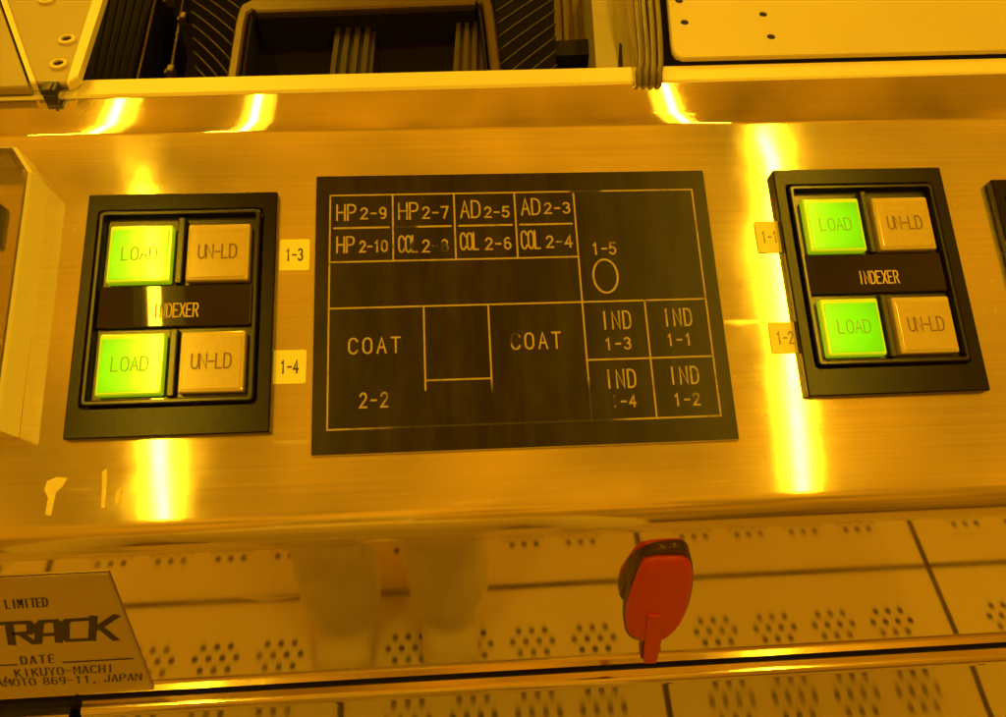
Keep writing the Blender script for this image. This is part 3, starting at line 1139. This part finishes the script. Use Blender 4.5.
mb = MB()
sl = outline([(205, 338), (250, 330), (258, 350), (250, 385), (228, 392), (202, 505), (185, 505), (190, 440), (205, 400)][::-1], LP + LN * .0007, LN)
mb.loft([[q - LN * .0060 for q in sl], sl], 0, cap0=True, cap1=True)
mb.build('slot', [M['red_dark']], lat)


# ================================================================== THINGS ON THE DECK
def zpoly(px, z):
    return [on_z(x, y, z) for x, y in px]


def slab(mb, px, z, th, mi=0, bev=.0008):
    """flat part with the measured outline at height z"""
    P = zpoly(px, z)
    c = np.mean(P, axis=0)
    lo = [(q[0], q[1], z - th) for q in P]
    md = [(q[0], q[1], z - bev) for q in P]
    hi = []
    for q in P:
        d = c - q
        d = d / np.linalg.norm(d) * bev
        hi.append((q[0] + d[0], q[1] + d[1], z))
    mb.loft([lo, md, hi], mi, cap0=True, cap1=True)


def disc(mb, x, y, z, r, mi, k=14):
    mb.add([(x + r * math.cos(2 * math.pi * i / k), y + r * math.sin(2 * math.pi * i / k), z) for i in range(k)], [tuple(range(k))], mi)


def bolt(parent, px, z, r):
    p = on_z(*px, z)
    mb = MB()
    k = 18
    ring_ = lambda rr, zz: [(p[0] + rr * math.cos(2 * math.pi * i / k), p[1] + rr * math.sin(2 * math.pi * i / k), zz) for i in range(k)]
    mb.loft([ring_(r, z), ring_(r, z + .0012), ring_(r * .8, z + .0016), ring_(r * .62, z + .0016), ring_(r * .6, z + .0004)], 0)
    mb.add(ring_(r * .62, z + .0006), [tuple(range(k))], 1)
    return mb.build('bolt', [M['rim'], M['hole']], parent)


# left cover plate with folded edges
zA = ZL + .005
cpl = thing('cover_plate', 'aged cream cover plate with two bolts and folded edges at the upper left corner', 'cover plate', (0, 0, 0))
mb = MB()
slab(mb, [(32.5, 82), (-24, -80), (122, -80), (72, 76), (66, 83)], zA, .0022, 0)
mb.build('plate', [M['cream2']], cpl)
mb = MB()
slab(mb, [(66.5, 83), (70, 71), (117.5, -80), (129, -80), (78, 76)], zA + .003, .004, 0)
mb.build('folded_edge', [M['cream']], cpl)
mb = MB()
slab(mb, [(30, 82), (-28, -80), (-21, -80), (35.5, 82)], zA + .0025, .004, 0)
mb.build('folded_edge', [M['cream']], cpl)
bolt(cpl, (67.5, 41), zA, .0040)
bolt(cpl, (59.3, 65.5), zA, .0040)
bolt(cpl, (47, 1), zA, .0040)
# neighbouring plate at the far left
mb = MB()
slab(mb, [(29, 86), (-30, -80), (-220, -80), (-200, 92)], ZL + .006, .004, 0)
o = mb.build('deck_plate', [M['cream2']])
tag(o, 'flat aged cream deck plate in the far upper left corner, left of the bolted plate', 'deck plate')
# small dark clip on the rail
p = on_z(52, 92, ZL + .002)
clp = thing('rail_clip', 'small dark clip hooked over the cream rail under the bolted plate', 'clip', tuple(p))
mb = MB()
mb.box((0, .0004, .0016), (.0070, .0075, .0030), 0, bev=.0006)
mb.box((0, -.0030, -.0022), (.0058, .0022, .0060), 0, bev=.0005)
mb.build('clip_body', [M['black']], clp)
mb = MB()
mb.box((.0006, -.0010, .0034), (.0016, .0052, .0008), 0, bev=.0002)
mb.build('tongue', [M['bronze']], clp)

# right cover plate
zR = ZL + .0045
rpl = thing('cover_plate', 'large bright cream cover plate with rounded corner and small screw holes at upper right', 'cover plate', (0, 0, 0))
mb = MB()
cor = [(671, 42), (672.5, 50), (676, 55), (683, 57.5)]
slab(mb, [(660, -80)] + cor + [(1120, 47), (1140, -80)], zR, .0022, 0)
o = mb.build('plate', [M['cream3']], rpl)
mb = MB()
slab(mb, [(664, -80), (676, 50), (686, 54), (1112, 43), (1130, -80)], zR - .0025, .0015, 0)
mb.build('support', [M['beige']], rpl)
for q in ((684.5, 22.5), (763, 14.5), (771, 37), (679, 1)):
    p = on_z(*q, zR)
    mb = MB()
    disc(mb, p[0], p[1], zR + .0003, .0013, 0)
    mb.loft([[(p[0] + r * math.cos(2 * math.pi * i / 14), p[1] + r * math.sin(2 * math.pi * i / 14), zR + h) for i in range(14)] for r, h in ((.0021, .0001), (.0019, .0005), (.0013, .0004))], 0)
    mb.build('screw_hole', [M['hole']], rpl)

# cream post and grey columns inside the well
zW = ZL - .012


def block(name, label, cat, px, z, depth, mats, ribs=0, group=None):
    P = zpoly(px, z)                 # order: bottom-left, bottom-right, top-right, top-left
    mb = MB()
    n = max(1, ribs * 2)
    top, bot = [], []
    for i in range(n + 1):
        t = i / n
        for j in ((0, 1) if 0 < i < n and ribs else (0,)):
            pass
    if ribs:
        prof_a, prof_b = [], []
        for i in range(n):
            h = 0.0 if i % 2 == 0 else -.0030
            for t in (i / n, (i + 1) / n):
                a = P[0] * (1 - t) + P[1] * t
                b = P[3] * (1 - t) + P[2] * t
                prof_a.append((a[0], a[1], z + h))
                prof_b.append((b[0], b[1], z + h))
        k = len(prof_a)
        prof_a = [(P[0][0], P[0][1], z - depth)] + prof_a + [(P[1][0], P[1][1], z - depth)]
        prof_b = [(P[3][0], P[3][1], z - depth)] + prof_b + [(P[2][0], P[2][1], z - depth)]
        mb.loft([prof_a, prof_b], 0, cap0=True, cap1=True)
        mi = [0]
    else:
        slab(mb, px, z, depth, 0)
    o = mb.build(name, mats)
    tag(o, label, cat, group)
    return o


G_C = 'ribbed metal columns in the dark well'
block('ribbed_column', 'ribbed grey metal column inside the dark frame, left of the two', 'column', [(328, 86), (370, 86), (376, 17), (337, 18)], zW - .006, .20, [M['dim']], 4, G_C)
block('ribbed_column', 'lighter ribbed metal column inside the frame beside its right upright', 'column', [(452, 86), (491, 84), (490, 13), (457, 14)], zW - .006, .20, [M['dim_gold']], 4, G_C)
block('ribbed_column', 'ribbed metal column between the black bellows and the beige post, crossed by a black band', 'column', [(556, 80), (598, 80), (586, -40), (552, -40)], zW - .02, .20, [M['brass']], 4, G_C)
mb = MB()
P = zpoly([(548, 56), (596, 54), (594, 38.5), (548, 41)], zW - .012)
mb.loft([[(q[0], q[1], zW - .019) for q in P], [(q[0], q[1], zW - .012) for q in P]], 0, cap0=True, cap1=True)
o = mb.build('strap', [M['void']])
tag(o, 'black band lying across the ribbed column next to the beige post', 'strap')
pst = thing('panel_post', 'plain beige post behind the rail, left of the hanging cables', 'post', (0, 0, 0))
mb = MB()
slab(mb, [(597, 82), (638, 82), (622, -50), (588, -50)], zW + .006, .20, 0)
mb.build('post', [M['beige']], pst)
mb = MB()
slab(mb, [(634, 82), (650, 82), (634, -50), (620, -50)], zW + .010, .20, 0)
mb.build('side_flange', [M['cream2']], pst)
mb = MB()
slab(mb, [(618, 68), (622.5, 68), (622, 44), (619.5, 42)], zW + .0066, .002, 0, bev=.0002)
mb.build('slot', [M['hole']], pst)

# rounded grey-brown frame standing in the well
fr_t = thing('carrier_frame', 'grey brown metal frame with rounded corners standing behind the rail', 'frame', (0, 0, 0))
zF = zW + .004


def px_z(q, z=zF):
    return on_z(*q, z)


cpt = [(229, 92), (233, 68), (236.5, 45), (240, 22), (242.5, 12), (247, 6.5), (256, 4), (300, 2.5), (360, 0.5), (420, -2), (474, -4), (482, -3), (487, 2), (489, 12), (491.5, 32), (494, 55), (497, 80), (498, 88)]
cen_ = [px_z(q) for q in cpt]
mb = MB()
loops = []
for i, q in enumerate(cen_):
    t = cen_[min(i + 1, len(cen_) - 1)] - cen_[max(i - 1, 0)]
    t /= np.linalg.norm(t)
    nrm = np.array([-t[1], t[0], 0])
    nrm /= np.linalg.norm(nrm)
    hw = .0026 + .0048 * abs(t[0]) ** 2
    loops.append([q + nrm * hw + np.array([0, 0, -.026]), q + nrm * hw + np.array([0, 0, -.001]), q + nrm * (hw - .001), q - nrm * (hw - .001), q - nrm * hw + np.array([0, 0, -.001]), q - nrm * hw + np.array([0, 0, -.026])])
mb.loft(loops, 0, True, True)
mb.build('frame', [M['bronze']], fr_t)
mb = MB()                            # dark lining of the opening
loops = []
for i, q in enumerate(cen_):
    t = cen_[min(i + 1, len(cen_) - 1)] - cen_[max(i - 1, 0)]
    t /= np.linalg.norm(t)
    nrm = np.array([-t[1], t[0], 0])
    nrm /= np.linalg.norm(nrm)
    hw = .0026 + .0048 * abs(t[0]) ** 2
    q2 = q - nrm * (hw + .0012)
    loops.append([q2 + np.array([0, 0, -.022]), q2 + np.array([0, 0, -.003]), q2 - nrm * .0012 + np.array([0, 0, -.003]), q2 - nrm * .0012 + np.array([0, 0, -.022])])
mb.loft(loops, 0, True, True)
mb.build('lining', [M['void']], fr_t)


# bellows: pleated black cloth, pleats running slantwise
def bellows(label, px, slant, z, group):
    P = zpoly(px, z)                 # bottom-left, bottom-right, top-right, top-left
    mb = MB()
    n = 15
    amp = .006
    loops = []
    edge = []
    for i in range(n * 2 + 1):
        t = i / (n * 2)
        h = amp if i % 2 == 0 else 0.0
        row = []
        for j in range(7):
            s_ = j / 6
            tt = t * 1.7 - .35 - slant * (s_ - .5) * .34
            a = P[0] * (1 - s_) + P[1] * s_
            b = P[3] * (1 - s_) + P[2] * s_
            q = a * (1 - tt) + b * tt
            row.append((q[0], q[1], z + h))
        loops.append(row)
    full = []
    for row in loops:
        full.append(row + [(row[-1][0], row[-1][1], z - .09), (row[0][0], row[0][1], z - .09)])
    mb.loft(full, 0, True, True)
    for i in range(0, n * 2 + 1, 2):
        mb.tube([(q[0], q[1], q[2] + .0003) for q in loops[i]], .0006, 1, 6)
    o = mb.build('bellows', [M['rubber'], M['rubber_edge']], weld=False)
    tag(o, label, 'bellows', group)
    return o


G_B = 'black pleated bellows either side of the frame'
bellows('black pleated bellows left of the grey brown frame, pleats slanting down to the right', [(199, 84), (236, 82), (252, -30), (190, -30)], 1, zW - .012, G_B)
bellows('black pleated bellows right of the grey brown frame, pleats slanting down to the left', [(497, 84), (556, 82), (552, -30), (494, -30)], -1, zW - .012, G_B)

# thin guide rods and black slats at the left of the well
G_RD = 'thin steel guide rods in the dark well'
for (a, b, lab) in (((135.5, 86), (160, -20), 'thin bright guide rod in the dark well, nearer the bolted cover plate'),
                    ((168, 86), (187, -20), 'thin guide rod in the dark well, nearer the left bellows')):
    mb = MB()
    pa, pb = on_z(*a, zW - .02), on_z(*b, zW - .02)
    mb.tube([pa, pb], .0009, 0, 10)
    o = mb.build('guide_rod', [M['bronze']])
    tag(o, lab, 'rod', G_RD)
for (q, lab) in (((171.5, 72), 'small brass coloured bracket on the guide rod against the rail'), ((184, 19), 'small brass coloured bracket in the middle of the guide rod by the left bellows'),
                 ((170, 1), 'small brass coloured bracket at the top picture edge between the guide rods')):
    p = on_z(*q, zW - .018)
    mb = MB()
    mb.box((0, 0, 0), (.0040, .0065, .006), 0, bev=.0008)
    mb.box((-.0026, 0, -.001), (.0022, .0042, .004), 0, bev=.0004)
    o = mb.build('rod_bracket', [M['bronze']])
    o.location = tuple(p)
    tag(o, lab, 'bracket', 'small brackets on the guide rods')
G_SL = 'black slats of the louvre beside the bolted plate'
for i in range(6):
    x = 86 + i * 7.6
    mb = MB()
    P = zpoly([(x - 1, 88), (x + 3.5, 88), (x + 26 - 2 + i * 1.3 + 4.5, -40), (x + 26 - 2 + i * 1.3, -40)], zW - .03)
    lo = [(q[0], q[1], zW - .10) for q in P]
    hi = [(q[0], q[1], zW - .03 - (.003 if k in (1, 2) else 0)) for k, q in enumerate(P)]
    mb.loft([lo, hi], 0, cap0=True, cap1=True)
    o = mb.build('louvre_slat', [M['rubber']])
    tag(o, 'black louvre slat in the dark well beside the bolted cover plate', 'slat', G_SL)

# cables hanging over the rail
G_CB = 'grey cables hanging over the cream rail'
for i, (xt, xm_, xb_, r, lab) in enumerate(((634, 640, 638.5, .0016, 'grey cable over the rail, leftmost of the bunch beside the beige post'),
                                            (641, 647, 645.8, .0014, 'grey cable over the rail, second from the beige post'),
                                            (648, 653, 652.5, .0016, 'grey cable over the rail, second from the large cover plate'),
                                            (655, 660, 659.5, .0015, 'grey cable over the rail, rightmost of the bunch beside the large cover plate'))):
    pts = []
    for (q, z) in (((xt - 4, -70), ZL + .016), ((xt, -20), ZL + .014), ((xt + 3.5, 20), ZL + .010), ((xm_, 48), ZL + .0065), ((xm_ + .3, 64), ZL + .0045), ((xb_, 73), ZL + .0036), ((xb_, 78), ZL + .0022)):
        pts.append(on_z(*q, z))
    e = pts[-1]
    pts.append(np.array([e[0], e[1] - .0020, e[2] - .003]))
    pts.append(np.array([e[0], e[1] - .0024, e[2] - .012]))
    pts.append(np.array([e[0], e[1] - .0024, e[2] - .03]))
    # catmull-rom
    out = []
    for k in range(len(pts) - 1):
        p0, p1, p2, p3 = pts[max(k - 1, 0)], pts[k], pts[k + 1], pts[min(k + 2, len(pts) - 1)]
        for s_ in range(6):
            t = s_ / 6
            out.append(.5 * ((2 * p1) + (-p0 + p2) * t + (2 * p0 - 5 * p1 + 4 * p2 - p3) * t * t + (-p0 + 3 * p1 - 3 * p2 + p3) * t ** 3))
    out.append(pts[-1])
    mb = MB()
    mb.tube(out, r, 0, 12)
    o = mb.build('cable', [M['cable']])
    tag(o, lab, 'cable', G_CB)

# ================================================================== FLOOR, seen mirrored in the polished front
ZF = -1.30
TS = 0.593
mb = MB()
mb.add([(-6, -6, ZF - .003), (7, -6, ZF - .003), (7, 6, ZF - .003), (-6, 6, ZF - .003)], [(0, 1, 2, 3)], 1)
gx0, gy0 = 0.528, 2 * YF - 0.360
for i in range(-5, 5):
    for j in range(-4, 3):
        x, y = gx0 + i * TS, gy0 + j * TS
        g = .006
        mb.box((x + TS / 2, y + TS / 2, ZF - .0015), (TS - g * 2, TS - g * 2, .003), 0)
        if -4 <= i <= 3 and -3 <= j <= 1:
            for a in range(4):
                for b in range(4):
                    cx, cy = x + TS / 2 + (a - 1.5) * .118, y + TS / 2 + (b - 1.5) * .124
                    for (dy, xs) in ((.021, (-.0252, 0, .0252)), (0, (-.0378, -.0126, .0126, .0378)), (-.021, (-.0252, 0, .0252))):
                        for dx in xs:
                            disc(mb, cx + dx, cy + dy, ZF + .0006, .0062, 2, 10)
o = mb.build('floor', [M['floor'], M['gap'], M['hole']], weld=False)
o['kind'] = 'structure'


# ================================================================== CEILING LAMPS (their tubes streak the steel)
def lamp(label, p, q):
    H = 1.60
    p, q = Vector((*p, 0)), Vector((*q, 0))
    c = (p + q) / 2
    t = thing('ceiling_light', label, 'ceiling light', (c.x, c.y, H), (0, 0, 0), 'yellow fluorescent lamps over the console')
    mb = MB()
    mb.tube([p - c, q - c], .0130, 0, 16)
    mb.build('tube', [M['tube']], t)
    mb = MB()
    d = (q - p).normalized()
    n = Vector((d.y, -d.x, 0))
    lp = []
    for e in (p - c - d * .03, q - c + d * .03):
        lp.append([e + n * a + Vector((0, 0, z)) for a, z in ((-.06, .03), (-.05, .055), (.05, .055), (.06, .03), (.064, .03), (.054, .062), (-.054, .062), (-.064, .03))])
    mb.loft(lp, 0, True, True)
    mb.build('housing', [M['pan']], t)


lamp('yellow fluorescent tube lamp overhead, left of the console middle', (-.566, -.725), (-.536, .12))
lamp('yellow fluorescent tube lamp overhead, right of the console and turned slightly', (1.057, -.725), (.952, .50))
lamp('yellow fluorescent tube lamp high behind the console, middle one', (-.553, 1.55), (-.553, 2.75))
lamp('yellow fluorescent tube lamp high behind the console, rightmost', (1.048, 1.55), (1.048, 2.75))
lamp('yellow fluorescent tube lamp high behind the console, leftmost', (-1.067, 1.55), (-1.067, 2.75))


# ================================================================== the photographer, seen mirrored between the tiles
def person():
    mb = MB()

    def limb(pts, k=16):
        """pts: (x, y, z, rx, ry)"""
        loops = []
        for i, (x, y, z, rx, ry) in enumerate(pts):
            loops.append([(x + rx * math.cos(2 * math.pi * a / k), y + ry * math.sin(2 * math.pi * a / k), z) for a in range(k)])
        mb.loft(loops, 0, True, True, True)

    for sx, xo in ((-1, -.062), (1, .133)):
        xc = .036
        # overboot, toe towards the machine
        loops = []
        for (y, w_, h) in ((-.66, .030, .06), (-.64, .045, .09), (-.58, .054, .11), (-.52, .056, .085), (-.475, .052, .06), (-.45, .030, .035)):
            loops.append([(xo + w_ * math.cos(2 * math.pi * a / 14), y, ZF + max(0, h / 2 + h / 2 * math.sin(2 * math.pi * a / 14))) for a in range(14)])
        mb.loft(loops, 0, True, True, True)
        limb([(xo, -.585, ZF + .05, .066, .075), (xo, -.59, ZF + .14, .076, .084), (xo + .002, -.615, ZF + .30, .070, .076), (xo, -.645, ZF + .46, .062, .066),
              (xo * .9 + xc * .1, -.70, ZF + .62, .062, .066), (xo * .85 + xc * .15, -.76, ZF + .80, .075, .09)])
        # arm hanging by the side
        sh = xc + sx * .20
        limb([(sh - sx * .01, -.60, ZF + 1.40, .055, .06), (sh + sx * .035, -.60, ZF + 1.22, .056, .058), (sh + sx * .06, -.585, ZF + 1.05, .050, .052), (sh + sx * .065, -.555, ZF + .90, .042, .044), (sh + sx * .062, -.535, ZF + .80, .032, .036)])
        hxp = sh + sx * .062
        limb([(hxp, -.535, ZF + .81, .020, .032), (hxp, -.530, ZF + .76, .018, .040), (hxp, -.525, ZF + .72, .016, .040)], 12)
        for fi, (dy, ln) in enumerate(((-.030, .062), (-.010, .074), (.011, .070), (.030, .054))):
            b0 = Vector((hxp, -.525 + dy, ZF + .725))
            mb.tube([b0, b0 + Vector((-sx * .004, .004, -ln * .5)), b0 + Vector((-sx * .016, .006, -ln))], [.0095, .0088, .0075], 0, 8)
        b0 = Vector((hxp - sx * .006, -.565, ZF + .775))
        mb.tube([b0, b0 + Vector((-sx * .016, -.022, -.028)), b0 + Vector((-sx * .022, -.022, -.058))], [.011, .0105, .008], 0, 8)
    limb([(.036, -.76, ZF + .76, .14, .10), (.036, -.765, ZF + .88, .175, .115), (.036, -.72, ZF + 1.05, .165, .105), (.036, -.64, ZF + 1.25, .195, .115), (.036, -.60, ZF + 1.38, .20, .105),
          (.036, -.60, ZF + 1.44, .13, .085), (.036, -.595, ZF + 1.48, .070, .07), (.036, -.585, ZF + 1.55, .072, .078)], 20)
    limb([(.036, -.585, ZF + 1.50, .055, .065), (.036, -.575, ZF + 1.56, .078, .092), (.036, -.575, ZF + 1.63, .088, .105), (.036, -.58, ZF + 1.70, .082, .10), (.036, -.585, ZF + 1.75, .05, .06)], 20)
    o = mb.build('person', [M['suit']], weld=False)
    rm = o.modifiers.new('one_surface', 'REMESH')
    rm.mode = 'VOXEL'
    rm.voxel_size = .009
    rm.use_smooth_shade = True
    tx = bpy.data.textures.new('cloth_folds', 'CLOUDS')
    tx.noise_scale = .09
    tx.noise_depth = 2
    dm = o.modifiers.new('folds', 'DISPLACE')
    dm.texture = tx
    dm.strength = .018
    dm.mid_level = .5
    return tag(o, 'person in loose cream cleanroom suit and overboots, standing mirrored in the polished front', 'person')


person()
